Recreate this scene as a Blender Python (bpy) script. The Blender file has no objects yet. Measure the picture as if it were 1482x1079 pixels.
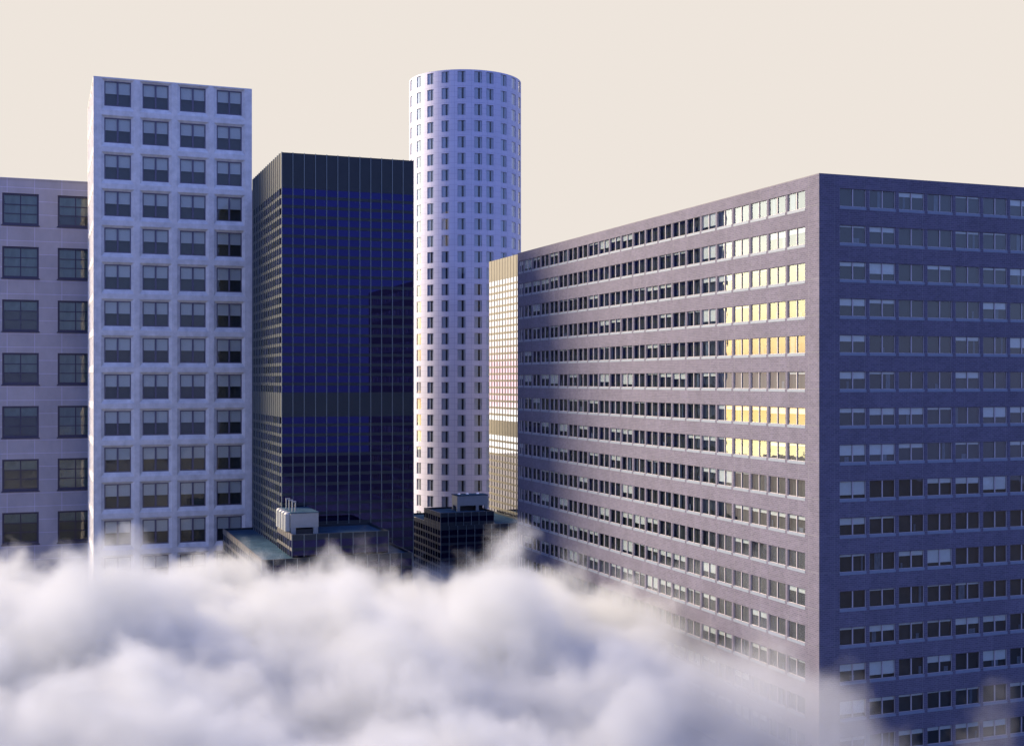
import bpy, bmesh, math, random
from mathutils import Vector, Matrix, noise
R = math.radians
rnd = random.Random(7)
scene = bpy.context.scene
COL = scene.collection
EXPO = 2**1.8
FAR = 1.779                      # size of the two far blocks on the left
EYE = 40.0                       # camera height above the ground; heights below are relative to it
PSI = R(20.72)                   # camera heading, clockwise from the street axis +Y
SUN_AZ, SUN_EL = R(-48), R(29)    # sun low behind the left hand buildings

# ------------------------------------------------------------------ camera
cam_d = bpy.data.cameras.new("camera"); cam = bpy.data.objects.new("camera", cam_d); COL.objects.link(cam)
cam.location = (0, 0, EYE); cam.rotation_euler = (R(90), 0, -PSI)
cam_d.sensor_width = 36; cam_d.lens = 1800/1482*36; cam_d.shift_y = 10.5/1482
cam_d.clip_end = 6000; cam_d.clip_start = 0.5
scene.camera = cam

def proj(p):
    x = p[0]*math.cos(PSI) - p[1]*math.sin(PSI); f = p[0]*math.sin(PSI) + p[1]*math.cos(PSI)
    f = max(f, .1)
    return 741 + 1800*x/f, 550 - 1800*(p[2]-EYE)/f, f

# ------------------------------------------------------------------ materials
def new_mat(name):
    m = bpy.data.materials.new(name); m.use_nodes = True
    nt = m.node_tree; nt.nodes.clear()
    return m, nt, nt.nodes, nt.links
def node(nt, typ, **kw):
    n = nt.nodes.new(typ)
    for k, v in kw.items():
        if k in n.inputs: n.inputs[k].default_value = v
        else: setattr(n, k, v)
    return n
def c4(c): return (c[0], c[1], c[2], 1)
def pbr(name, col, rough=.7, metal=0., spec=.5, var=.0, vscale=1.5, streak=0.):
    m, nt, N, L = new_mat(name)
    out = node(nt, 'ShaderNodeOutputMaterial'); b = node(nt, 'ShaderNodeBsdfPrincipled')
    b.inputs['Base Color'].default_value = c4(col); b.inputs['Roughness'].default_value = rough
    b.inputs['Metallic'].default_value = metal; b.inputs['Specular IOR Level'].default_value = spec
    L.new(b.outputs[0], out.inputs[0])
    if var:
        tc = node(nt, 'ShaderNodeTexCoord')
        n1 = node(nt, 'ShaderNodeTexNoise'); n1.inputs['Scale'].default_value = vscale; n1.inputs['Detail'].default_value = 6
        n1.inputs['Roughness'].default_value = .65
        L.new(tc.outputs['Object'], n1.inputs['Vector'])
        mr = node(nt, 'ShaderNodeMapRange'); mr.inputs[1].default_value = .3; mr.inputs[2].default_value = .7
        mr.inputs[3].default_value = 1-var; mr.inputs[4].default_value = 1+var
        L.new(n1.outputs[0], mr.inputs[0])
        last = mr.outputs[0]
        if streak:
            mp = node(nt, 'ShaderNodeMapping'); mp.inputs['Scale'].default_value = (2.2, 2.2, .12)
            n2 = node(nt, 'ShaderNodeTexNoise'); n2.inputs['Scale'].default_value = 1.; n2.inputs['Detail'].default_value = 4
            L.new(tc.outputs['Object'], mp.inputs['Vector']); L.new(mp.outputs[0], n2.inputs['Vector'])
            m2 = node(nt, 'ShaderNodeMapRange'); m2.inputs[1].default_value = .3; m2.inputs[2].default_value = .7
            m2.inputs[3].default_value = 1-streak; m2.inputs[4].default_value = 1+streak*.6
            L.new(n2.outputs[0], m2.inputs[0])
            mu = node(nt, 'ShaderNodeMath', operation='MULTIPLY'); L.new(last, mu.inputs[0]); L.new(m2.outputs[0], mu.inputs[1]); last = mu.outputs[0]
        vm = node(nt, 'ShaderNodeVectorMath', operation='SCALE'); vm.inputs[0].default_value = col
        L.new(last, vm.inputs['Scale']); L.new(vm.outputs[0], b.inputs['Base Color'])
    return m

def brickish(name, c1, c2, mortar, bw, bh, ms, rough=.85, joints=None, jcol=None, var=.12, bump=.0, offset=.5):
    """coursed masonry from the UV map (metres along the wall, metres up); joints = (width, height) of a wider panel grid"""
    m, nt, N, L = new_mat(name)
    out = node(nt, 'ShaderNodeOutputMaterial'); b = node(nt, 'ShaderNodeBsdfPrincipled'); b.inputs['Roughness'].default_value = rough
    b.inputs['Specular IOR Level'].default_value = .3
    L.new(b.outputs[0], out.inputs[0])
    uv = node(nt, 'ShaderNodeUVMap'); uv.uv_map = 'UVMap'
    br = node(nt, 'ShaderNodeTexBrick'); br.offset = offset
    for k, v in (('Color1', c4(c1)), ('Color2', c4(c2)), ('Mortar', c4(mortar)), ('Scale', 1.), ('Mortar Size', ms), ('Mortar Smooth', .2), ('Bias', 0.), ('Brick Width', bw), ('Row Height', bh)):
        br.inputs[k].default_value = v
    L.new(uv.outputs[0], br.inputs['Vector'])
    col = br.outputs['Color']
    if joints:
        b2 = node(nt, 'ShaderNodeTexBrick'); b2.offset = 0
        for k, v in (('Color1', (1, 1, 1, 1)), ('Color2', (1, 1, 1, 1)), ('Mortar', (0, 0, 0, 1)), ('Scale', 1.), ('Mortar Size', .012), ('Mortar Smooth', .1), ('Brick Width', joints[0]), ('Row Height', joints[1])):
            b2.inputs[k].default_value = v
        L.new(uv.outputs[0], b2.inputs['Vector'])
        mx = node(nt, 'ShaderNodeMix'); mx.data_type = 'RGBA'
        L.new(b2.outputs['Fac'], mx.inputs[0]); L.new(col, mx.inputs[6]); mx.inputs[7].default_value = c4(jcol)
        col = mx.outputs[2]
    n1 = node(nt, 'ShaderNodeTexNoise'); n1.inputs['Scale'].default_value = .35; n1.inputs['Detail'].default_value = 8; n1.inputs['Roughness'].default_value = .7
    mp = node(nt, 'ShaderNodeMapping'); mp.inputs['Scale'].default_value = (1, .55, 1)
    L.new(uv.outputs[0], mp.inputs['Vector']); L.new(mp.outputs[0], n1.inputs['Vector'])
    mr = node(nt, 'ShaderNodeMapRange'); mr.inputs[1].default_value = .3; mr.inputs[2].default_value = .7
    mr.inputs[3].default_value = 1-var; mr.inputs[4].default_value = 1+var
    L.new(n1.outputs[0], mr.inputs[0])
    vm = node(nt, 'ShaderNodeVectorMath', operation='SCALE'); L.new(col, vm.inputs[0]); L.new(mr.outputs[0], vm.inputs['Scale'])
    L.new(vm.outputs[0], b.inputs['Base Color'])
    if bump:
        bp = node(nt, 'ShaderNodeBump'); bp.inputs['Strength'].default_value = bump; bp.inputs['Distance'].default_value = .02
        L.new(br.outputs['Fac'], bp.inputs['Height']); bp.invert = True
        L.new(bp.outputs[0], b.inputs['Normal'])
    return m

def glass(name, refl, grazing, tint=(.55, .62, .66), gcol=(1, 1, 1), rough=.015):
    """coated office glass: part mirror, part see-through"""
    m, nt, N, L = new_mat(name)
    out = node(nt, 'ShaderNodeOutputMaterial'); mix = node(nt, 'ShaderNodeMixShader')
    t = node(nt, 'ShaderNodeBsdfTransparent'); t.inputs[0].default_value = c4(tint)
    g = node(nt, 'ShaderNodeBsdfGlossy'); g.inputs['Color'].default_value = c4(gcol); g.inputs['Roughness'].default_value = rough
    fr = node(nt, 'ShaderNodeFresnel'); fr.inputs[0].default_value = 1.5
    tc = node(nt, 'ShaderNodeTexCoord'); nz = node(nt, 'ShaderNodeTexNoise'); nz.inputs['Scale'].default_value = .9; nz.inputs['Detail'].default_value = 1
    geo = node(nt, 'ShaderNodeNewGeometry'); L.new(geo.outputs['Position'], nz.inputs['Vector'])
    bp = node(nt, 'ShaderNodeBump'); bp.inputs['Strength'].default_value = 1; bp.inputs['Distance'].default_value = .005
    L.new(nz.outputs[0], bp.inputs['Height']); L.new(bp.outputs[0], g.inputs['Normal'])
    mr = node(nt, 'ShaderNodeMapRange'); mr.inputs[1].default_value = .04; mr.inputs[2].default_value = .17; mr.inputs[3].default_value = refl; mr.inputs[4].default_value = grazing
    L.new(fr.outputs[0], mr.inputs[0]); L.new(mr.outputs[0], mix.inputs[0])
    L.new(t.outputs[0], mix.inputs[1]); L.new(g.outputs[0], mix.inputs[2]); L.new(mix.outputs[0], out.inputs[0])
    return m

def curtain_glass(name, body, refl, gcol, cell, var):
    """opaque coated curtain wall glass; each pane (cell = width, height) has its own depth of tint"""
    m, nt, N, L = new_mat(name)
    out = node(nt, 'ShaderNodeOutputMaterial'); mix = node(nt, 'ShaderNodeMixShader')
    d = node(nt, 'ShaderNodeBsdfDiffuse'); g = node(nt, 'ShaderNodeBsdfGlossy')
    g.inputs['Roughness'].default_value = .02
    uv = node(nt, 'ShaderNodeUVMap'); uv.uv_map = 'UVMap'
    dv = node(nt, 'ShaderNodeVectorMath', operation='DIVIDE'); dv.inputs[1].default_value = (cell[0], cell[1], 1)
    fl = node(nt, 'ShaderNodeVectorMath', operation='FLOOR'); wn = node(nt, 'ShaderNodeTexWhiteNoise')
    L.new(uv.outputs[0], dv.inputs[0]); L.new(dv.outputs[0], fl.inputs[0]); L.new(fl.outputs[0], wn.inputs['Vector'])
    mr = node(nt, 'ShaderNodeMapRange'); mr.inputs[3].default_value = 1-var; mr.inputs[4].default_value = 1+var*.4
    L.new(wn.outputs['Value'], mr.inputs[0])
    vm = node(nt, 'ShaderNodeVectorMath', operation='SCALE'); vm.inputs[0].default_value = body; L.new(mr.outputs[0], vm.inputs['Scale']); L.new(vm.outputs[0], d.inputs[0])
    v2 = node(nt, 'ShaderNodeVectorMath', operation='SCALE'); v2.inputs[0].default_value = gcol; L.new(mr.outputs[0], v2.inputs['Scale']); L.new(v2.outputs[0], g.inputs[0])
    mix.inputs[0].default_value = refl
    L.new(d.outputs[0], mix.inputs[1]); L.new(g.outputs[0], mix.inputs[2]); L.new(mix.outputs[0], out.inputs[0])
    return m

M = {}
M['brick'] = brickish('brick', (.053, .052, .083), (.075, .071, .110), (.11, .107, .14), .52, .19, .018, var=.14, joints=(1.74, 3.56), jcol=(.12, .13, .14), bump=.5)
M['brick_metal'] = pbr('pale_window_metal', (.25, .235, .26), .45, .0, .5, .06, 3)
M['sill_metal'] = pbr('zinc_sill', (.10, .13, .18), .6, .0, .5, .08, 2)
M['coping_metal'] = pbr('dark_coping', (.05, .05, .08), .6)
M['blind'] = pbr('pale_blind', (.72, .72, .70), .8, var=.05, vscale=4)
M['stone_blind'] = pbr('slate_blind', (.105, .145, .15), .9, var=.18, vscale=1.2)
M['curtain'] = pbr('grey_curtain', (.16, .19, .24), .9, var=.25, vscale=2.5)
M['room'] = pbr('dark_room', (.035, .04, .045), .9, var=.35, vscale=.4)
M['brick_glass'] = glass('brick_office_glass', .04, .50, (.62, .68, .70))
M['roof_felt'] = pbr('roof_felt', (.028, .052, .078), .95, 0, .0, var=.25, vscale=.6)
M['concrete'] = pbr('pale_concrete', (.42, .415, .41), .85, var=.20, vscale=1.1, streak=.06)
M['concrete_frame'] = pbr('dark_blue_frame', (.055, .05, .085), .45)
M['concrete_glass'] = glass('concrete_tower_glass', .04, .6, (.80, .85, .86))
M['roller_blind'] = pbr('grey_roller_blind', (.47, .47, .46), .85, var=.07, vscale=9)
M['stone'] = brickish('stone_panels', (.235, .232, .262), (.262, .255, .285), (.34, .33, .45), 2.8, 1.45, .03, var=.12, offset=0)
M['stone_frame'] = pbr('navy_window_frame', (.014, .014, .045), .5)
M['stone_glass'] = glass('stone_building_glass', .05, .6, (.75, .82, .82))
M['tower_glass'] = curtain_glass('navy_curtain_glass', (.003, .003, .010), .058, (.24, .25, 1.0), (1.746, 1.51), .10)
M['tower_side_glass'] = curtain_glass('navy_curtain_glass_side', (.006, .007, .025), .015, (.7, .7, 1.0), (1.746, 1.51), .85)  # left-face copy of the tower glass, reflections dimmed and varied by pane colour
M['tower_panel'] = pbr('slate_spandrel', (.017, .023, .029), .6, 0, .2, .08, .8)
M['mullion'] = pbr('steel_mullion', (.10, .125, .13), .45, .1, .4)
M['sunset_glass'] = curtain_glass('mirror_glass', (.02, .02, .04), .78, (1, .98, .95), (1.746, 1.51), .06)  # brightened copy of the tower glass, mirror share raised for the sunset sky
M['sunlit_panel'] = pbr('slate_spandrel_sunset', (.120, .112, .085), .6, 0, .3, .08, .8)  # slate spandrel recoloured tan, sunset light painted into the base colour
M['gold_mullion'] = pbr('bronze_mullion', (.04, .035, .03), .5)
M['round_panel'] = None
M['round_frame'] = pbr('grey_blue_frame', (.22, .22, .30), .5)
M['round_curtain'] = pbr('pale_curtain', (.29, .33, .40), .9, var=.06, vscale=3)
M['round_dark'] = pbr('dark_gap', (.02, .022, .024), .8)
M['round_glass'] = glass('round_tower_glass', .04, .5, (.95, .96, .97))
M['plant_steel'] = pbr('plant_steel', (.20, .21, .205), .5, .1, .5, .1, 1.2)
M['dark_gap'] = pbr('plant_dark_opening', (.02, .02, .02), .8)
M['lamp_metal'] = pbr('white_cap', (.8, .8, .78), .4)
M['ground'] = pbr('dark_asphalt', (.05, .05, .055), .9, var=.3, vscale=.2)

# round tower cladding: pale metal panels with fine dark joints from the UV map
def round_panel_mat():
    m, nt, N, L = new_mat('pale_metal_panel')
    out = node(nt, 'ShaderNodeOutputMaterial'); b = node(nt, 'ShaderNodeBsdfPrincipled')
    b.inputs['Roughness'].default_value = .55; b.inputs['Metallic'].default_value = .0; b.inputs['Specular IOR Level'].default_value = .3
    uv = node(nt, 'ShaderNodeUVMap'); uv.uv_map = 'UVMap'
    br = node(nt, 'ShaderNodeTexBrick'); br.offset = 0
    for k, v in (('Color1', (.34, .345, .43, 1)), ('Color2', (.36, .36, .45, 1)), ('Mortar', (.22, .22, .31, 1)), ('Scale', 1.), ('Mortar Size', .035), ('Mortar Smooth', .3), ('Brick Width', 2.08), ('Row Height', 1.345)):
        br.inputs[k].default_value = v
    L.new(uv.outputs[0], br.inputs['Vector'])
    n1 = node(nt, 'ShaderNodeTexNoise'); n1.inputs['Scale'].default_value = .25; n1.inputs['Detail'].default_value = 5
    L.new(uv.outputs[0], n1.inputs['Vector'])
    mr = node(nt, 'ShaderNodeMapRange'); mr.inputs[1].default_value = .3; mr.inputs[2].default_value = .7; mr.inputs[3].default_value = .94; mr.inputs[4].default_value = 1.05
    L.new(n1.outputs[0], mr.inputs[0])
    vm = node(nt, 'ShaderNodeVectorMath', operation='SCALE'); L.new(br.outputs['Color'], vm.inputs[0]); L.new(mr.outputs[0], vm.inputs['Scale'])
    L.new(vm.outputs[0], b.inputs['Base Color']); L.new(b.outputs[0], out.inputs[0])
    return m
M['round_panel'] = round_panel_mat()

# ------------------------------------------------------------------ mesh building
class MB:
    def __init__(s): s.v = []; s.f = []; s.m = []; s.uv = []; s.mats = []
    def mi(s, mat):
        if mat not in s.mats: s.mats.append(mat)
        return s.mats.index(mat)
    def face(s, pts, mat, uvs=None):
        i = len(s.v); s.v += [tuple(p) for p in pts]; s.f.append(tuple(range(i, i+len(pts)))); s.m.append(s.mi(mat)); s.uv.append(uvs)
    def box(s, x0, x1, y0, y1, z0, z1, mat, skip=''):
        a = [(x0,y0,z0),(x1,y0,z0),(x1,y1,z0),(x0,y1,z0),(x0,y0,z1),(x1,y0,z1),(x1,y1,z1),(x0,y1,z1)]
        for k, q in (('b',(3,2,1,0)),('t',(4,5,6,7)),('f',(0,1,5,4)),('r',(1,2,6,5)),('k',(2,3,7,6)),('l',(3,0,4,7))):
            if k not in skip: s.face([a[j] for j in q], mat)
    def tube(s, p0, p1, r, mat, n=12, r1=None):
        p0 = Vector(p0); p1 = Vector(p1); d = (p1-p0).normalized(); r1 = r if r1 is None else r1
        u = d.orthogonal().normalized(); w = d.cross(u)
        A = [p0+(u*math.cos(t)+w*math.sin(t))*r for t in (2*math.pi*k/n for k in range(n))]
        B = [p1+(u*math.cos(t)+w*math.sin(t))*r1 for t in (2*math.pi*k/n for k in range(n))]
        for k in range(n): s.face([A[k], A[(k+1) % n], B[(k+1) % n], B[k]], mat)
        s.face(A[::-1], mat); s.face(B, mat)
    def add(s, o, mtx):
        for f, mi, uv in zip(o.f, o.m, o.uv): s.face([tuple(mtx @ Vector(o.v[j])) for j in f], o.mats[mi], uv)
    def mesh(s, name):
        me = bpy.data.meshes.new(name); me.from_pydata(s.v, [], s.f)
        for m in s.mats: me.materials.append(M[m])
        me.polygons.foreach_set('material_index', s.m)
        ul = me.uv_layers.new(name='UVMap')
        for p, uv in zip(me.polygons, s.uv):
            n = p.normal
            for k, li in enumerate(p.loop_indices):
                if uv: ul.data[li].uv = uv[k]; continue
                co = me.vertices[me.loops[li].vertex_index].co
                ul.data[li].uv = (co.x, co.y) if abs(n.z) > .8 else ((co.y if abs(n.x) > abs(n.y) else co.x), co.z)
        me.update()
        return me
    def build(s, name, parent=None, loc=None, rz=0): return link(name, s.mesh(name), parent, loc, rz)

def link(name, me, parent=None, loc=None, rz=0):
    o = bpy.data.objects.new(name, me); COL.objects.link(o)
    if parent: o.parent = parent
    if loc: o.location = loc
    o.rotation_euler.z = rz
    return o
def tag(o, label, cat, group=None, kind=None):
    o['label'] = label; o['category'] = cat
    if group: o['group'] = group
    if kind: o['kind'] = kind
    return o
def root(name, loc, label, cat, group=None):
    o = bpy.data.objects.new(name, None); COL.objects.link(o); o.location = loc; o.empty_display_size = 1
    return tag(o, label, cat, group)
FACE = {'front': 0.0, 'left': R(-90)}

def place_windows(parent, base, items, meshes, keep=100, k=1):
    """items: (local x, y, z, rotation, width, height, {child name: scale or None}, visible weight); the largest become parts, the rest one part"""
    def area(it):
        p = Vector((it[0], it[1], it[2]))*k + Vector(base)
        c, s_ = math.cos(it[3]), math.sin(it[3])
        q = p + Vector((c*it[4], s_*it[4], 0))*k; a = proj(p); b = proj(q)
        t = proj(p + Vector((0, 0, it[5]))*k)
        vis = it[7]
        cx, cy = (a[0]+b[0])/2, (a[1]+t[1])/2
        if not (0 < cx < 1482 and 0 < cy < 1079): vis *= .05
        return abs(b[0]-a[0])*abs(t[1]-a[1])*vis
    items = sorted(items, key=area, reverse=True)
    cache = {}
    for it in items[:keep]:
        w = None
        for cname, sc in it[6]:
            key = (it[8] if len(it) > 8 else '') + cname
            if key not in cache: cache[key] = meshes[key].mesh(cname)
            if w is None:
                w = link('window', cache[key], parent, (it[0], it[1], it[2]), it[3])
            else:
                c = link(cname, cache[key], w)
                if sc: c.location = sc[0]; c.scale = sc[1]
    if len(items) > keep:
        mb = MB()
        for it in items[keep:]:
            mt = Matrix.Translation((it[0], it[1], it[2])) @ Matrix.Rotation(it[3], 4, 'Z')
            for cname, sc in it[6]:
                key = (it[8] if len(it) > 8 else '') + cname
                m2 = mt
                if sc: m2 = mt @ Matrix.Translation(sc[0]) @ Matrix.Diagonal((*sc[1], 1))
                mb.add(meshes[key], m2)
        o = mb.build('window', parent); o['kind'] = 'stuff'

# ------------------------------------------------------------------ brick office block (right)
def brick_office():
    bx, by = 70.17, 101.75
    H = EYE + 19.9; P = 3.56; BAY = 3.48; WW = 3.10; WH = 1.74; MARG = 2.36
    NF, NL = 10, 22
    W = MARG*2 + NF*BAY - (BAY-WW); LEN = 81.0
    rt = root('office_building', (bx, by, 0), 'long brown brick office block with ribbon windows, its left side catching yellow sunset light', 'building')
    REC = .42
    wall = MB()
    ztop1 = H - 1.25                                       # head of the top window row
    rows = [ztop1 - k*P for k in range(16)]
    # solid core behind the facade, dark rooms
    core = MB(); core.box(REC, W, REC, LEN-.02, .5, H-.4, 'room'); core.build('interior', rt)
    # right and back walls are plain brick
    wall.box(W, W+.3, 0, LEN, 0, H, 'brick'); wall.box(REC, W, LEN-.019, LEN+.3, 0, H, 'brick')
    zs = [(H, rows[0])] + [(rows[k]-WH, rows[k+1]) for k in range(15)] + [(rows[15]-WH, 0)]
    for z1, z0 in zs:                                      # spandrel bands wrap the corner
        wall.box(0, W, 0, REC, z0, z1, 'brick', 'r'); wall.box(0, REC, REC, LEN+.3, z0, z1, 'brick', 'f')
    for zt in rows:                                        # piers between windows
        z0, z1 = zt-WH, zt
        wall.box(0, MARG, 0, REC, z0, z1, 'brick', 'tb')
        wall.box(0, REC, REC, MARG, z0, z1, 'brick', 'tbf')
        for k in range(NF):
            x = MARG + k*BAY + WW; wall.box(x, min(x+BAY-WW, W) if k < NF-1 else W, 0.02, REC, z0, z1, 'brick', 'tb')
        for k in range(NL):
            y = MARG + k*BAY + WW; wall.box(0.02, REC, y, y+BAY-WW, z0, z1, 'brick', 'tb')
        y = MARG + NL*BAY + 1.9; wall.box(0, REC, y, LEN+.3, z0, z1, 'brick', 'tb')
    wall.build('brick_wall', rt)
    roof = MB(); roof.box(REC, W, REC, LEN-.02, H-.399, H-.3, 'roof_felt'); roof.build('roof', rt)
    cop = MB(); cop.box(.0, W+.3, .002, REC+.02, H, H+.07, 'coping_metal'); cop.box(.0, REC+.02, REC+.02, LEN+.3, H, H+.07, 'coping_metal'); cop.build('coping', rt)
    # window pieces, local: x along wall, y inward, z up
    ms = {}
    for tagk, ww in (('', WW), ('n', 1.9)):
        fr = MB(); t = .07; y0, y1 = .09, .18
        fr.box(0, t, y0, y1, 0, WH, 'brick_metal'); fr.box(ww-t, ww, y0, y1, 0, WH, 'brick_metal')
        fr.box(ww/2-.055, ww/2+.055, y0-.03, y1, .05, WH-.05, 'brick_metal')
        fr.box(t, ww-t, y0, y1, WH-.05, WH, 'concrete_frame'); fr.box(t, ww-t, y0, y1, 0, .05, 'brick_metal')
        ms[tagk+'frame'] = fr
        si = MB(); si.box(0, ww, -.02, .09, -.27, -.005, 'sill_metal', 'k')
        ms[tagk+'sill'] = si
        pa = MB()
        pa.face([(t,.14,.05),(ww/2-.055,.14,.05),(ww/2-.055,.14,WH-.05),(t,.14,WH-.05)], 'brick_glass')
        pa.face([(ww/2+.055,.14,.05),(ww-t,.14,.05),(ww-t,.14,WH-.05),(ww/2+.055,.14,WH-.05)], 'brick_glass')
        ms[tagk+'pane'] = pa
        bl = MB(); bl.box(t, ww-t, .20, .22, -1, 0, 'blind'); ms[tagk+'blind'] = bl
        cu = MB()
        n = 8
        for k in range(n):
            xa, xb = k/n, (k+1)/n; ya, yb = (.25, .28) if k % 2 else (.28, .25)
            cu.face([(xa,ya,0),(xb,yb,0),(xb,yb,1),(xa,ya,1)], 'curtain')
        ms[tagk+'curtain'] = cu
    rr = random.Random(23)
    items = []
    def wnd(x, y, z, rz, ww, pre, vis, face):
        ch = [('frame', None), ('sill', None), ('pane', None)]
        u = rr.random()
        if u < (.50 if face == 'front' else .42):
            f = rr.choice([.08, .12, .22, .25, .28, .36, .4, .62, .8])
            ch.append(('blind', ((0, 0, WH-.05), (1, 1, (WH-.1)*f))))
        v = rr.random()
        if v < .38:
            cw = rr.choice([.25, .35, .5, .8]); ch.append(('curtain', ((rr.uniform(.1, ww-cw-.1), 0, .05), (cw, 1, (WH-.1)*rr.choice([.3, .45, 1, 1])))))
        items.append((x, y, z, rz, ww, WH, ch, vis, pre))
    for r, zt in enumerate(rows):
        z = zt-WH
        for k in range(NF): wnd(MARG+k*BAY, 0, z, 0, WW, '', 1, 'front')
        for k in range(NL+1):
            ww = WW if k < NL else 1.9
            y = MARG+k*BAY+ww
            wnd(0, y, z, R(-90), ww, '' if k < NL else 'n', 1 if r < 12 else .2, 'left')
    place_windows(rt, (bx, by, 0), items, ms)
brick_office()

# ------------------------------------------------------------------ pale concrete tower
def concrete_tower():
    bx, by = 4.67*FAR, 126.5*FAR
    S = 15.16; P = 3.553; BAY = 3.56; WW = 2.48; WH = 2.42; MARG = 1.02
    H = EYE/FAR + 29.33
    rt = root('office_tower', (bx, by, 0), 'tall pale concrete tower with square windows half covered by blinds', 'tower'); rt.scale = (FAR, FAR, FAR)
    DEP = .32
    core = MB(); core.box(DEP+.5, S-.02, DEP+.5, S-.02, 0, H-.3, 'room'); core.build('interior', rt)
    wall = MB(); ms = {}
    rows = [H-.33-k*P for k in range(14)]
    def facade(mtx):
        f = MB()
        def quad(a, b, c, d): f.face([a, b, c, d], 'concrete')
        nb = 4
        xs = [0] + [MARG + k*BAY + WW + (BAY-WW)/2 for k in range(nb-1)] + [S]
        zcell = [H] + [rows[k]-WH-(P-WH)/2 for k in range(14)]
        ch_x, ch_t, ch_b = .30, .22, .42
        for r in range(14):
            zt, zb = zcell[r], zcell[r+1]
            for k in range(nb):
                xa, xb = xs[k], xs[k+1]
                w0 = MARG + k*BAY; w1 = w0+WW; h1 = rows[r]; h0 = h1-WH
                o0, o1, p0, p1 = w0-ch_x, w1+ch_x, h0-ch_b, h1+ch_t
                if r == 0: p1 = h1+.2
                # flat face around the splay
                quad((xa,0,zb),(o0,0,zb),(o0,0,zt),(xa,0,zt)); quad((o1,0,zb),(xb,0,zb),(xb,0,zt),(o1,0,zt))
                quad((o0,0,zb),(o1,0,zb),(o1,0,p0),(o0,0,p0)); quad((o0,0,p1),(o1,0,p1),(o1,0,zt),(o0,0,zt))
                # splayed reveal
                d = DEP-.12
                quad((o0,0,p0),(o1,0,p0),(w1,d,h0),(w0,d,h0)); quad((w0,d,h1),(w1,d,h1),(o1,0,p1),(o0,0,p1))
                quad((o0,0,p0),(w0,d,h0),(w0,d,h1),(o0,0,p1)); quad((w1,d,h0),(o1,0,p0),(o1,0,p1),(w1,d,h1))
                quad((w0,d,h0),(w1,d,h0),(w1,DEP+.1,h0),(w0,DEP+.1,h0)); quad((w0,DEP+.1,h1),(w1,DEP+.1,h1),(w1,d,h1),(w0,d,h1))
                quad((w0,d,h0),(w0,DEP+.1,h0),(w0,DEP+.1,h1),(w0,d,h1)); quad((w1,DEP+.1,h0),(w1,d,h0),(w1,d,h1),(w1,DEP+.1,h1))
                if r:                                                   # shadow joint between storeys
                    pass
        f.face([(0,0,0),(S,0,0),(S,0,zcell[-1]),(0,0,zcell[-1])], 'concrete')
        wall.add(f, mtx)
    facade(Matrix.Identity(4))
    facade(Matrix.Translation((0, S, 0)) @ Matrix.Rotation(R(-90), 4, 'Z'))
    wall.face([(S,0,0),(S,S,0),(S,S,H),(S,0,H)], 'concrete'); wall.face([(S,S,0),(0,S,0),(0,S,H),(S,S,H)], 'concrete')
    wall.build('concrete_wall', rt)
    rf = MB(); rf.box(.6, S-.02, .6, S-.02, H-.25, H-.06, 'roof_felt'); rf.build('roof', rt)
    fr = MB(); t = .10; y0, y1 = .22, .34
    fr.box(0,t,y0,y1,0,WH,'concrete_frame'); fr.box(WW-t,WW,y0,y1,0,WH,'concrete_frame'); fr.box(WW/2-.08,WW/2+.08,y0-.03,y1,t,WH-t,'concrete_frame')
    fr.box(t,WW-t,y0,y1,WH-t,WH,'concrete_frame'); fr.box(t,WW-t,y0,y1,0,t,'concrete_frame')
    ms['frame'] = fr
    pa = MB()
    for a, b in ((t, WW/2-.08), (WW/2+.08, WW-t)): pa.face([(a,.30,t),(b,.30,t),(b,.30,WH-t),(a,.30,WH-t)], 'concrete_glass')
    ms['pane'] = pa
    bl = MB(); bl.box(t, WW-t, .36, .38, WH*.5, WH-t+.02, 'roller_blind'); ms['blind'] = bl
    ro = MB(); ro.box(t*.5, WW-t*.5, .75, .78, t*.5, WH-t*.5, 'room'); ms['room'] = ro
    items = []
    for r in range(14):
        for k in range(4):
            ch = [('frame', None), ('pane', None), ('blind', None)]
            items.append((MARG+k*BAY, 0, rows[r]-WH, 0, WW, WH, ch, 1))
            items.append((0, S-MARG-k*BAY, rows[r]-WH, R(-90), WW, WH, ch, 1))
    place_windows(rt, (bx, by, 0), items, ms, k=FAR)
concrete_tower()

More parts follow.
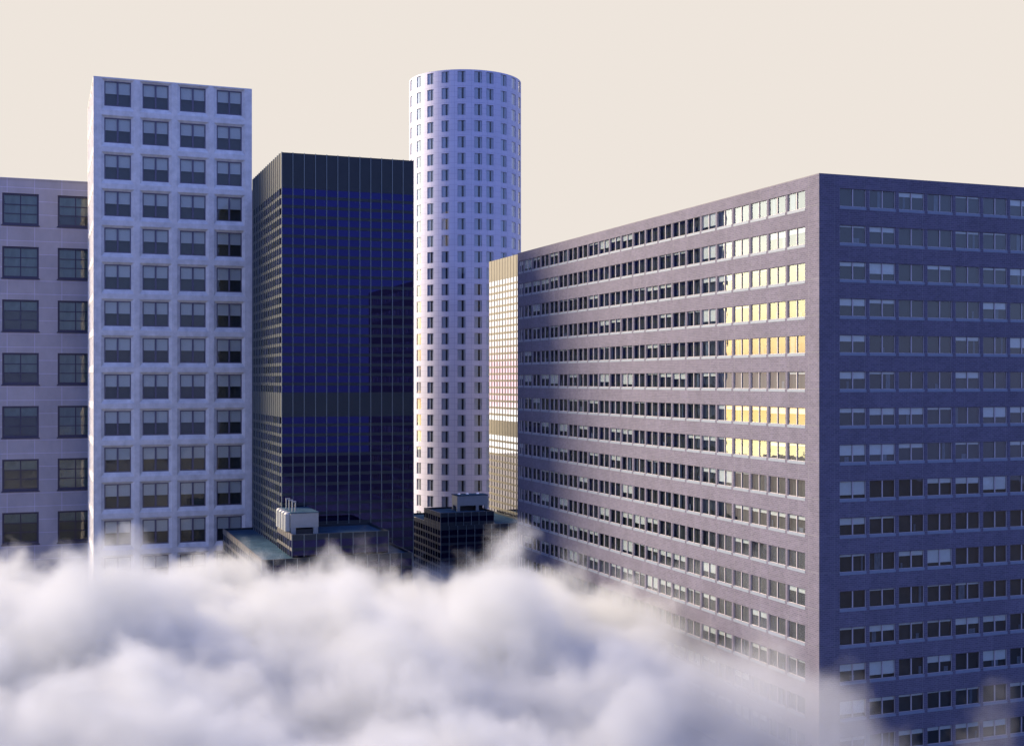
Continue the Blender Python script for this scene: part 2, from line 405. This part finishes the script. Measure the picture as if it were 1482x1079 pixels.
# ------------------------------------------------------------------ grey stone building (far left)
def stone_building():
    bx, by = -6.3*FAR, 146.0*FAR
    X1 = 29.3; D = 25.0; H = EYE/FAR + 21.9; PX = 5.67; PZ = 5.80; WW = 3.72; WH = 3.45
    x0 = -4.0+6.3                                              # left edge of the leftmost visible window
    rt = root('stone_building', (bx, by, 0), 'wide grey stone building with big six pane windows, behind the pale concrete tower', 'building'); rt.scale = (FAR, FAR, FAR)
    wall = MB(); REC = .5
    rows = [H-1.52-k*PZ for k in range(7)]
    k0, k1 = 0, 5
    xsw = [x0+k*PX for k in range(k0, k1)]
    for z1, z0 in [(H, rows[0])]+[(rows[k]-WH, rows[k+1]) for k in range(6)]+[(rows[6]-WH, 0)]:
        wall.box(0, X1, 0, REC, z0, z1, 'stone')
    for zt in rows:
        edges = [0]+[e for x in xsw for e in (x, x+WW)]+[X1]
        for a, b in zip(edges[0::2], edges[1::2]): wall.box(a, b, 0, REC, zt-WH, zt, 'stone', 'tb')
    wall.box(0, X1, REC, D, 0, H-.3, 'stone', 'f')
    wall.build('stone_wall', rt)
    inn = MB(); inn.box(.3, X1-.3, REC, REC+.05, 1, H-.5, 'room'); inn.build('interior', rt)
    co = MB(); co.box(-.05, X1+.05, -.06, REC, H, H+.14, 'stone'); co.build('coping', rt)
    ms = {}
    fr = MB(); t = .20; y0, y1 = .14, .32
    fr.box(0,t,y0,y1,0,WH,'stone_frame'); fr.box(WW-t,WW,y0,y1,0,WH,'stone_frame'); fr.box(t,WW-t,y0,y1,WH-t,WH,'stone_frame'); fr.box(t,WW-t,y0,y1,0,t*1.2,'stone_frame')
    fr.box(WW/2-.06,WW/2+.06,y0+.05,y1,t*1.2,WH-t,'stone_frame')
    for q in (1, 2):
        z = t*1.2+(WH-t*2.2)*q/3
        fr.box(t,WW/2-.06,y0+.06,y1,z-.045,z+.045,'stone_frame'); fr.box(WW/2+.06,WW-t,y0+.06,y1,z-.045,z+.045,'stone_frame')
    ms['frame'] = fr
    pa = MB(); pa.face([(t,.27,t*1.2),(WW-t,.27,t*1.2),(WW-t,.27,WH-t),(t,.27,WH-t)], 'stone_glass'); ms['pane'] = pa
    si = MB(); si.box(-.1, WW+.1, -.1, .14, -.12, 0, 'stone_frame'); ms['sill'] = si
    cu = MB(); cu.box(t, WW-t, .36, .37, 0, 1, 'stone_blind'); ms['blind'] = cu
    rr = random.Random(5); items = []
    for zt in rows:
        for x in xsw:
            ch = [('frame', None), ('sill', None), ('pane', None)]
            fb = rr.choice([.30, .34, .64, 1, 1, 1]); ch.append(('blind', ((0, 0, WH-t-(WH-t*2.2)*fb), (1, 1, (WH-t*2.2)*fb))))
            items.append((x, 0, zt-WH, 0, WW, WH, ch, 1))
    place_windows(rt, (bx, by, 0), items, ms, k=FAR)
stone_building()

# ------------------------------------------------------------------ curtain wall towers
def bands(mb, W, D, z0, z1, mat, side=None, inset=0.):
    """ring of four wall faces; the left face may carry its own material"""
    i = inset
    mb.face([(i,i,z0),(W-i,i,z0),(W-i,i,z1),(i,i,z1)], mat); mb.face([(W-i,D-i,z0),(i,D-i,z0),(i,D-i,z1),(W-i,D-i,z1)], mat)
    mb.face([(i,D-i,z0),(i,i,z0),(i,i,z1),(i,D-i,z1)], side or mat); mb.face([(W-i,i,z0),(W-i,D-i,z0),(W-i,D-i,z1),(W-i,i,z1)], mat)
    if inset == 0:
        mb.face([(0,0,z1),(W,0,z1),(W,D,z1),(0,D,z1)], mat); mb.face([(0,D,z0),(W,D,z0),(W,0,z0),(0,0,z0)], mat)

def glass_tower(name, loc, W, D, H, top, P, mid_after, mid, label, glassm, sidem, panel, mull, zmin, fin=.10, cat='tower'):
    rt = root(name, loc, label, cat)
    nx = round(W/1.746); ny = round(D/1.746)
    tp = MB(); bands(tp, W, D, H-top, H, panel); tp.build('top_panel', rt)
    z = H-top; k = 0
    while z > zmin:
        if k == mid_after:
            mp = MB(); bands(mp, W, D, z-mid, z, panel); mp.build('mid_panel', rt); z -= mid
        gh = P*.68
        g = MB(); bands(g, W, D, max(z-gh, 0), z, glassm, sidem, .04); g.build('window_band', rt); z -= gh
        if z > 0:
            s = MB(); bands(s, W, D, max(z-P+gh, 0), z, panel); s.build('spandrel', rt)
        z -= P-gh; k += 1
    if z > 0:
        b = MB(); bands(b, W, D, 0, z, panel); b.build('base_wall', rt)
    rf = MB(); rf.box(.2, W-.2, .2, D-.2, H-.05, H+.01, 'roof_felt'); rf.build('roof', rt)
    mf = MB(); mf.box(-.05, .05, -fin, .05, 0, H+.08, mull, 'b'); mfm = mf.mesh('mullion')
    for q in range(nx+1):
        link('mullion', mfm, rt, (min(max(W*q/nx, .05), W-.05), 0, 0), 0); link('mullion', mfm, rt, (min(max(W*q/nx, .05), W-.05), D, 0), R(180))
    for q in range(1, ny):
        link('mullion', mfm, rt, (0, D*q/ny, 0), R(-90)); link('mullion', mfm, rt, (W, D*q/ny, 0), R(90))
    return rt
glass_tower('glass_tower', (34.25, 190.0, 0), 20.95, 27.94, EYE+34.77, 5.42, 1.51, 21, 3.27,
    'dark navy glass tower with fine vertical mullions, beside the pale concrete tower', 'tower_glass', 'tower_side_glass', 'tower_panel', 'mullion', 2)
glass_tower('glass_tower', (95.6, 239.6, 0), 20.95, 27.94, EYE+27.0, 4.7, 1.51, 21, 2.9,
    'sunlit banded tower with mirror glass shining white and pink, behind the brick block', 'sunset_glass', 'sunset_glass', 'sunlit_panel', 'gold_mullion', 2, .05)

# ------------------------------------------------------------------ round tower
def round_tower():
    cx, cy, r = 101.9, 303.4, 14.35
    H = EYE+76.3; P = 4.02; WH = 2.77; HW = math.asin(.975/r)
    rt = root('round_tower', (cx, cy, 0), 'tall round tower clad in pale lilac panels with columns of narrow windows', 'tower')
    view = math.atan2(-cy, -cx)                             # towards the place the street looks from
    offs = [-72, -54, -37, -20, -3.6, 12.9, 25.2, 41.9, 58.1, 74.5, 91, 107.5, 124, 140.5, 157, 173.5, 190, 206.5, 223, 239.5, 256, 271.5]
    cen = [view + R(o) for o in offs]                       # increasing angle = towards the right
    rows = [H-.40-k*P for k in range(28)]
    wall = MB()
    def pt(a, z, rr=r): return (rr*math.cos(a), rr*math.sin(a), z)
    def strip(a0, a1, z0, z1):
        n = max(1, math.ceil((a1-a0)/R(2.6)))
        for k in range(n):
            p, q = a0+(a1-a0)*k/n, a0+(a1-a0)*(k+1)/n
            wall.face([pt(p, z0), pt(q, z0), pt(q, z1), pt(p, z1)], 'round_panel', [(p*r, z0-H), (q*r, z0-H), (q*r, z1-H), (p*r, z1-H)])
    cs = sorted(c % (2*math.pi) for c in cen); n = len(cs)
    for k in range(n):                                      # solid strips between window columns
        a0 = cs[k]+HW; a1 = (cs[k+1] if k < n-1 else cs[0]+2*math.pi)-HW
        strip(a0, a1, 0, H)
        zs = [(H, rows[0])]+[(rows[j]-WH, rows[j+1]) for j in range(27)]+[(rows[27]-WH, 0)]
        for z1, z0 in zs: strip(cs[k]-HW, cs[k]+HW, z0, z1)
        d = .30
        for zt in rows:                                     # reveals
            a, b, z0 = cs[k]-HW, cs[k]+HW, zt-WH
            for f in ([pt(a,z0),pt(a,z0,r-d),pt(a,zt,r-d),pt(a,zt)], [pt(b,z0,r-d),pt(b,z0),pt(b,zt),pt(b,zt,r-d)],
                      [pt(a,z0),pt(b,z0),pt(b,z0,r-d),pt(a,z0,r-d)], [pt(a,zt,r-d),pt(b,zt,r-d),pt(b,zt),pt(a,zt)]): wall.face(f, 'round_frame')
    wall.build('panel_wall', rt)
    o = rt.children[-1]
    bm = bmesh.new(); bm.from_mesh(o.data); bmesh.ops.remove_doubles(bm, verts=bm.verts, dist=.001)
    bm.to_mesh(o.data); bm.free()
    core = MB(); core.tube((0,0,0), (0,0,H-.3), r-.62, 'round_dark', 48); core.build('interior', rt)
    rf = MB(); m = 64; rf.face([(r*.985*math.cos(2*math.pi*k/m), r*.985*math.sin(2*math.pi*k/m), H-.1) for k in range(m)], 'roof_felt'); rf.build('roof', rt)
    ms = {}; WW = .975*2; t = .06
    fr = MB(); y0, y1 = .06, .2
    fr.box(0,t,y0,y1,0,WH,'round_frame'); fr.box(WW-t,WW,y0,y1,0,WH,'round_frame'); fr.box(t,WW-t,y0,y1,0,t,'round_frame'); fr.box(t,WW-t,y0,y1,WH-t,WH,'round_frame')
    ms['frame'] = fr
    pa = MB(); pa.face([(t,.14,t),(WW-t,.14,t),(WW-t,.14,WH-t),(t,.14,WH-t)], 'round_glass'); ms['pane'] = pa
    cu = MB(); cu.box(t, WW*.5, .22, .24, t, WH-t, 'round_curtain'); cu.box(WW*.76, WW-t, .22, .24, t, WH-t, 'round_curtain'); ms['curtain'] = cu
    items = []
    for a, off in zip(cen, offs):
        rz = a+R(90)
        px, py = r*math.cos(a), r*math.sin(a)
        tx, ty = math.cos(rz), math.sin(rz); inw = .03
        lx, ly = px-tx*WW/2-math.cos(a)*inw, py-ty*WW/2-math.sin(a)*inw
        for j, zt in enumerate(rows):
            ch = [('frame', None), ('pane', None), ('curtain', None)]
            vis = 1 if abs(off) < 76 else .01
            items.append((lx, ly, zt-WH, rz, WW, WH, ch, vis))
    place_windows(rt, (cx, cy, 0), items, ms)
round_tower()

# ------------------------------------------------------------------ low stepped blocks and their rooftop plant
def podium(loc, tiers, label, panel, sidepanel):
    rt = root('podium_building', loc, label, 'building')
    for ti, (x0, y0, W, D, zb, H) in enumerate(tiers):
        e = bpy.data.objects.new('upper_tier' if ti else 'lower_tier', None); COL.objects.link(e); e.parent = rt; e.location = (x0, y0, 0)
        mb = MB(); PH = .85
        bands(mb, W, D, H-PH, H, 'tower_panel'); z = H-PH
        mb.f = [f for f in mb.f]
        w = MB()
        # parapet: a rim round a sunken roof
        t = .25
        w.box(0, W, 0, t, H-PH, H, 'tower_panel'); w.box(0, W, D-t, D, H-PH, H, 'tower_panel')
        w.box(0, t, t, D-t, H-PH, H, sidepanel); w.box(W-t, W, t, D-t, H-PH, H, 'tower_panel')
        w.build('parapet', e)
        rf = MB(); rf.face([(t,t,H-.35),(W-t,t,H-.35),(W-t,D-t,H-.35),(t,D-t,H-.35)], 'roof_felt'); rf.build('roof', e)
        k = 0
        z = H-PH
        while z > zb+.3 and k < 12:
            g = MB(); z0 = max(z-1.03, zb); bands(g, W, D, z0, z, 'tower_glass', 'tower_side_glass', .04); g.build('window_band', e); z = z0
            if z <= zb: break
            z0 = max(z-.48, zb); s = MB(); bands(s, W, D, z0, z, 'tower_panel', sidepanel); s.build('spandrel', e); z = z0; k += 1
        if z > zb:
            g = MB(); bands(g, W, D, zb, z, 'tower_panel', sidepanel); g.build('base_wall', e)
        mf = MB(); mf.box(-.05, .05, -.08, 0, zb, H-.02, 'mullion'); me = mf.mesh('mullion')
        nx, ny = round(W/1.746), round(D/1.746)
        for q in range(nx+1): link('mullion', me, e, (min(max(W*q/nx, .05), W-.05), 0, 0), 0)
        for q in range(1, ny): link('mullion', me, e, (0, D*q/ny, 0), R(-90))
    return rt
M['side_panel'] = pbr('slate_spandrel_sunlit', (.045, .04, .04), .6, var=.08)  # slate spandrel for left faces, warmed and lightened to paint in sunlight
podium((29.05, 177.0, 0), [(0, 0, 22.2, 40.0, 0, EYE-25.4), (4.55, 1.3, 14.4, 11.6, EYE-25.4, EYE-22.2)], 'low stepped navy block with sunken flat roofs at the foot of the dark glass tower', 'tower_panel', 'side_panel')
podium((74.9, 238.6, 0), [(0, 0, 20.0, 26.0, 0, EYE-29.3), (.1, .4, 11.5, 11.5, EYE-29.3, EYE-26.7)], 'low stepped navy block in front of the foot of the round tower', 'tower_panel', 'side_panel')

def cooling_unit():
    z = EYE-22.2-.35
    rt = root('cooling_unit', (34.1, 181.6, z), 'pale grey rooftop cooling unit with ribbed side and short pipes, below the dark tower', 'cooling unit')
    w, d, h0, h1 = 4.1, 8.6, .95, 3.05
    c = MB(); c.box(0, w, 0, d, h0, h1, 'plant_steel'); c.box(-.06, w+.06, -.06, d+.06, h1, h1+.12, 'roof_felt'); c.build('casing', rt)
    for x in (.05, w-.75):
        for y in (.05, d-.75):
            l = MB(); l.box(x, x+.7, y, y+.7, 0, h0, 'plant_steel'); l.build('leg', rt)
    p = MB(); p.box(.8, w-.8, .25, d-.3, .0, h0-.25, 'dark_gap'); p.build('plinth', rt)
    for k in range(4):
        y = .9+k*2.1
        q = MB(); q.tube((-.25, y, h0-.5), (-.25, y, h1-.1), .62, 'plant_steel', 14); q.tube((-.25, y, h1-.1), (-.25, y, h1+.15), .62, 'plant_steel', 14, .35); q.build('duct', rt)
    for k in range(3):
        y = 1.4+k*2.4
        q = MB(); q.tube((.5, y, h1+.1), (.5, y, h1+1.6), .10, 'plant_steel', 8); q.tube((.95, y, h1+.1), (.95, y, h1+1.6), .10, 'plant_steel', 8); q.tube((.4, y, h1+1.6), (1.05, y, h1+1.6), .10, 'plant_steel', 8); q.build('pipe', rt)
cooling_unit()
def plant_room():
    z = EYE-26.7-.35
    rt = root('plant_room', (80.3, 244.2, z), 'plain grey rooftop plant room on legs with three white caps, on the block before the round tower', 'plant room')
    w, d, h0, h1 = 6.7, 3.6, 1.1, 3.15
    c = MB(); c.box(0, w, 0, d, h0, h1, 'plant_steel'); c.box(-.08, w+.08, -.08, d+.08, h1, h1+.14, 'roof_felt'); c.build('casing', rt)
    for x in (.0, w-2.6, w-.7):
        for y in (.02, d-.62):
            l = MB(); l.box(x, x+.6, y, y+.6, 0, h0, 'plant_steel'); l.build('leg', rt)
    p = MB(); p.box(.9, w-.9, .9, d-.9, 0, h0, 'dark_gap'); p.build('plinth', rt)
    for x in (.6, 2.4, 4.7):
        q = MB(); q.tube((x, .7, h1+.14), (x, .7, h1+.3), .1, 'plant_steel', 8); q.tube((x, .7, h1+.3), (x, .7, h1+.48), .32, 'lamp_metal', 12, .2); q.build('vent_cap', rt)
plant_room()

# ------------------------------------------------------------------ ground
g = MB()
n = 48
g.face([(480*math.cos(2*math.pi*k/n)+40, 480*math.sin(2*math.pi*k/n)+170, -.01) for k in range(n)], 'ground')
go = g.build('ground'); go['kind'] = 'structure'


# ------------------------------------------------------------------ clouds round the feet of the towers
CLOUD_BUMPS = [  # x across the street plan, y along it, radius, height added to the top of the bank (metres)
    (-48.5, 113, 7.5, 5.0), (-37.0, 113, 10, 8.8), (-29, 114, 6, 1.0), (-21.5, 116, 8, -2.2), (-14.5, 116, 7.0, 3.8), (-1.5, 118, 8, 6.4), (-9, 104, 9, 1.6), (-24, 96, 10, 2.0), (11.5, 84, 13, 2.6),
    (-39, 86, 12, 2.4), (-8, 78, 9, 1.4), (22, 105, 13, 5.0), (11, 108, 8, 2.2), (43, 110, 10, 11.8)]
CS, SN = math.cos(PSI), math.sin(PSI)
def sstep(v, a, b):
    t = min(1, max(0, (v-a)/(b-a))); return t*t*(3-2*t)
def cloud_top(x, y):
    """mean height of the top of the cloud bank over the point x, y"""
    u, w = x*CS-y*SN, x*SN+y*CS
    q = 115*u/w
    z = EYE-19.3-.098*max(0, 115-w)-.10*max(0, w-115)
    z -= .235*max(0, q-5)+.8*max(0, q-30)
    z = max(z, EYE-38.5)
    for bu, bw, r, h in CLOUD_BUMPS: z += h*(1-sstep(math.hypot(u-bu, w-bw), 0, r))
    return z
def clouds():
    # closed body: a rolling top a little above the mean cloud top, straight sides, a floor just above the ground
    mb = MB(); us = [k/58 for k in range(59)]; ws = [60+k*2.6 for k in range(51)]
    grid = []
    for w in ws:
        row = []
        for t in us:
            u = -.50*w-34+t*(.50*w+34+min(.47*w, 56))
            x, y = u*CS+w*SN, w*CS-u*SN
            zt = cloud_top(x, y)+CLOUD_MARGIN
            zt += 1.2*noise.noise(Vector((x*.22, y*.22, 3.1)))
            if zt < 4.5: zt = 1.2
            row.append((x, y, zt))
        grid.append(row)
    v = [p for row in grid for p in row]; nv = len(v); nu = len(us); nw = len(ws)
    v += [(x, y, .4) for x, y, z in v]
    f = []
    for a in range(nw-1):
        for b in range(nu-1):
            k = a*nu+b; f.append((k, k+1, k+nu+1, k+nu)); f.append((nv+k, nv+k+nu, nv+k+nu+1, nv+k+1))
    rim = [b for b in range(nu)]+[a*nu+nu-1 for a in range(1, nw)]+[(nw-1)*nu+b for b in range(nu-2, -1, -1)]+[a*nu for a in range(nw-2, 0, -1)]
    for k in range(len(rim)):
        p, q = rim[k], rim[(k+1) % len(rim)]; f.append((q, p, nv+p, nv+q))
    me = bpy.data.meshes.new('clouds'); me.from_pydata(v, [], f); me.update()
    bm = bmesh.new(); bm.from_mesh(me); bmesh.ops.recalc_face_normals(bm, faces=bm.faces); bm.to_mesh(me); bm.free()
    o = bpy.data.objects.new('clouds', me); COL.objects.link(o)
    tag(o, 'white billowing cloud bank wrapped round the feet of all the towers', 'clouds', None, 'stuff')
    mt, nt, N, L = new_mat('cloud'); out = node(nt, 'ShaderNodeOutputMaterial')
    def mth(op, a, b=None, clamp=False):
        m = node(nt, 'ShaderNodeMath', operation=op); m.use_clamp = clamp
        for i, vv in enumerate((a, b)):
            if vv is None: continue
            if isinstance(vv, (int, float)): m.inputs[i].default_value = vv
            else: L.new(vv, m.inputs[i])
        return m.outputs[0]
    def smo(vv, a, b, lo=0., hi=1.):
        m = node(nt, 'ShaderNodeMapRange'); m.interpolation_type = 'SMOOTHSTEP'; L.new(vv, m.inputs[0])
        for i, q in enumerate((a, b, lo, hi)): m.inputs[i+1].default_value = q
        return m.outputs[0]
    tc = node(nt, 'ShaderNodeTexCoord'); sp = node(nt, 'ShaderNodeSeparateXYZ'); L.new(tc.outputs['Object'], sp.inputs[0])
    X, Y, Z = sp.outputs
    u = mth('SUBTRACT', mth('MULTIPLY', X, CS), mth('MULTIPLY', Y, SN)); w = mth('ADD', mth('MULTIPLY', X, SN), mth('MULTIPLY', Y, CS))
    q = mth('DIVIDE', mth('MULTIPLY', u, 115.), w)
    def pos(a): return mth('MAXIMUM', a, 0.)
    z = mth('SUBTRACT', EYE-19.3, mth('MULTIPLY', pos(mth('SUBTRACT', 115., w)), .098))
    z = mth('SUBTRACT', z, mth('MULTIPLY', pos(mth('SUBTRACT', w, 115.)), .10))
    z = mth('SUBTRACT', z, mth('MULTIPLY', pos(mth('SUBTRACT', q, 5.)), .235))
    z = mth('SUBTRACT', z, mth('MULTIPLY', pos(mth('SUBTRACT', q, 30.)), .8))
    z = mth('MAXIMUM', z, EYE-38.5)
    for bu, bw, r, h in CLOUD_BUMPS:
        cv = node(nt, 'ShaderNodeCombineXYZ'); L.new(u, cv.inputs[0]); L.new(w, cv.inputs[1])
        dn = node(nt, 'ShaderNodeVectorMath', operation='DISTANCE'); L.new(cv.outputs[0], dn.inputs[0]); dn.inputs[1].default_value = (bu, bw, 0)
        z = mth('ADD', z, smo(dn.outputs['Value'], 0, r, h, 0))
    n1 = node(nt, 'ShaderNodeTexNoise'); n1.inputs['Scale'].default_value = CL['scale']; n1.inputs['Detail'].default_value = 8; n1.inputs['Roughness'].default_value = CL['rough']; n1.inputs['Distortion'].default_value = CL['dist']
    L.new(tc.outputs['Object'], n1.inputs['Vector'])
    f_ = mth('ADD', mth('SUBTRACT', z, Z), mth('MULTIPLY', mth('SUBTRACT', n1.outputs[0], .5), CL['amp']))
    dens = smo(f_, CL['lo'], CL['hi'], 0., CL['dens'])
    dens = mth('MULTIPLY', dens, smo(q, 7., 18., 1., CL['veil']))
    v_ = node(nt, 'ShaderNodeVolumePrincipled'); v_.inputs['Color'].default_value = CL['col']; v_.inputs['Anisotropy'].default_value = 0.
    L.new(dens, v_.inputs['Density']); L.new(v_.outputs[0], out.inputs['Volume'])
    me.materials.append(mt)
CLOUD_MARGIN = 3.0
CL = dict(scale=.10, rough=.60, dist=.2, amp=26., lo=1.6, hi=5.6, dens=.22, veil=.24, col=(.545, .575, .595, 1))
clouds()

# ------------------------------------------------------------------ sky
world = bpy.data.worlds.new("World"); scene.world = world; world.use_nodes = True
nt = world.node_tree; nt.nodes.clear(); L = nt.links
wout = node(nt, 'ShaderNodeOutputWorld')
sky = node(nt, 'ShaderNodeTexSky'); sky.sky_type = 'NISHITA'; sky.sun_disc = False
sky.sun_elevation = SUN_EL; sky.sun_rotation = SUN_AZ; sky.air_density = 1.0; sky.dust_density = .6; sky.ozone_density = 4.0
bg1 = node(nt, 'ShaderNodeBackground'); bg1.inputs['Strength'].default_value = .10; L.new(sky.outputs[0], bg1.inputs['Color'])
tc = node(nt, 'ShaderNodeTexCoord'); sep = node(nt, 'ShaderNodeSeparateXYZ'); L.new(tc.outputs['Generated'], sep.inputs[0])
def math_(op, a, b=None, c=None, clamp=False):
    m = node(nt, 'ShaderNodeMath', operation=op); m.use_clamp = clamp
    for i, v in enumerate((a, b, c)):
        if v is None: continue
        if isinstance(v, (int, float)): m.inputs[i].default_value = v
        else: L.new(v, m.inputs[i])
    return m.outputs[0]
def smooth(v, a, b):
    m = node(nt, 'ShaderNodeMapRange'); m.interpolation_type = 'SMOOTHSTEP'
    L.new(v, m.inputs[0]); m.inputs[1].default_value = a; m.inputs[2].default_value = b; m.inputs[3].default_value = 0; m.inputs[4].default_value = 1
    return m.outputs[0]
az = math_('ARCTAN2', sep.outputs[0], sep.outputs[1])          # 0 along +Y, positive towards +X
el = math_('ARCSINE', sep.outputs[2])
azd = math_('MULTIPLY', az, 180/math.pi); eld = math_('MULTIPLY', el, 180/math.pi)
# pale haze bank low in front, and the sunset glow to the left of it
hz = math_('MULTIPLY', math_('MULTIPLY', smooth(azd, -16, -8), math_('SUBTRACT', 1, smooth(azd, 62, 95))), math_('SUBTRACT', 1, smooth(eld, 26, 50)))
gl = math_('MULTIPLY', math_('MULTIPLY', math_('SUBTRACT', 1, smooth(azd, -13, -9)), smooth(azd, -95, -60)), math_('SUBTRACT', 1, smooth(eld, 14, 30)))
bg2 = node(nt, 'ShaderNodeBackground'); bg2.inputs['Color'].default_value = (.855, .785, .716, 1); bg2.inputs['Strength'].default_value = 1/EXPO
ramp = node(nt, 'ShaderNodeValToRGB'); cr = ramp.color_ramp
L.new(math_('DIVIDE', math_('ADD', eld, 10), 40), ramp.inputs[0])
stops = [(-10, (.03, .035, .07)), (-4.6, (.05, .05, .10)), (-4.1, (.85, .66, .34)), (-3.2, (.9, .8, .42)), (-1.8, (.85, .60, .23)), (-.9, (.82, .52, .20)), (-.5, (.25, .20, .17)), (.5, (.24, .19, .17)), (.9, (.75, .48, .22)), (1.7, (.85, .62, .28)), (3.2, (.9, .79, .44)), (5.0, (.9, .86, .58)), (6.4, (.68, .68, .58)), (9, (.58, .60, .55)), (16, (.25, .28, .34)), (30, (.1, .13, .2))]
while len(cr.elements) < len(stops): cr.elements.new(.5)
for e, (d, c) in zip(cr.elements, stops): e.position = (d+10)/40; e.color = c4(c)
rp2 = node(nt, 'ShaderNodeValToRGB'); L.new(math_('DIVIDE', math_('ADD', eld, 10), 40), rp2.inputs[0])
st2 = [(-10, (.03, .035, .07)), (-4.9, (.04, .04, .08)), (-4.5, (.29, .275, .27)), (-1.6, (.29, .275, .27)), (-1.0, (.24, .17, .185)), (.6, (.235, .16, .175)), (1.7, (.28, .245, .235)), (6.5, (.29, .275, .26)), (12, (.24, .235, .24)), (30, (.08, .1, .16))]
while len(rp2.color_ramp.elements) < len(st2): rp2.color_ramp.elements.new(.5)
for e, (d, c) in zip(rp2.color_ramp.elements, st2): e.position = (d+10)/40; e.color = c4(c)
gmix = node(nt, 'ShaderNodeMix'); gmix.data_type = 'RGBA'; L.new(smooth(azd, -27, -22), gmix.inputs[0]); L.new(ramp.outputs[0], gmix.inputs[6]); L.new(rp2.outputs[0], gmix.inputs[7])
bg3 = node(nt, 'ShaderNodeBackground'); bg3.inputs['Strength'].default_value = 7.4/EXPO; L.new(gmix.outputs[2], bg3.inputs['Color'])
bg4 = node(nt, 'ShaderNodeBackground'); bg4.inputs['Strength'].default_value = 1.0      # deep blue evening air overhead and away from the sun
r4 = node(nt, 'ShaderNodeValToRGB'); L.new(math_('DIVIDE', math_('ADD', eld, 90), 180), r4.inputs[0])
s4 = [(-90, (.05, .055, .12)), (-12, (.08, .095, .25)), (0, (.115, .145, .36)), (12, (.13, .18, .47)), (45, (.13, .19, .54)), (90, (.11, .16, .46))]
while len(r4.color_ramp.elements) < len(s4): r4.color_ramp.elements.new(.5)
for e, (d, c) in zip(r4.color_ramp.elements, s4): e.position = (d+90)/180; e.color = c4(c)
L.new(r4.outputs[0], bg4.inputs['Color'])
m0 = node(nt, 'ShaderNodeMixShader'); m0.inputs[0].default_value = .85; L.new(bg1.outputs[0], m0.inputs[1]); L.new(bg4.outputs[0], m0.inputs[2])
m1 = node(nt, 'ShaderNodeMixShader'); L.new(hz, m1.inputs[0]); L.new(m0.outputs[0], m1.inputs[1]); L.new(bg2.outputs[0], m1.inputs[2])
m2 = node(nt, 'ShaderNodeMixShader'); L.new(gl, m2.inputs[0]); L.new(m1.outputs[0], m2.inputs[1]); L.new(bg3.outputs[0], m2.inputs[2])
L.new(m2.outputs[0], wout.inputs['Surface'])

sd = bpy.data.lights.new('sun', 'SUN'); sd.energy = 4.5; sd.angle = R(24); sd.color = (1, .79, .54)
so = bpy.data.objects.new('sun', sd); COL.objects.link(so)
dirv = Vector((math.sin(SUN_AZ)*math.cos(SUN_EL), math.cos(SUN_AZ)*math.cos(SUN_EL), math.sin(SUN_EL)))
so.rotation_euler = (-dirv).to_track_quat('-Z', 'Y').to_euler(); so.location = (-200, 200, 200)

scene.view_settings.view_transform = 'Standard'; scene.view_settings.look = 'None'; scene.view_settings.exposure = 1.8; scene.view_settings.gamma = 1
cy_ = scene.cycles
cy_.use_denoising = True; cy_.max_bounces = 12; cy_.transparent_max_bounces = 16; cy_.volume_bounces = 6; cy_.volume_step_rate = .3
cy_.sample_clamp_indirect = 10
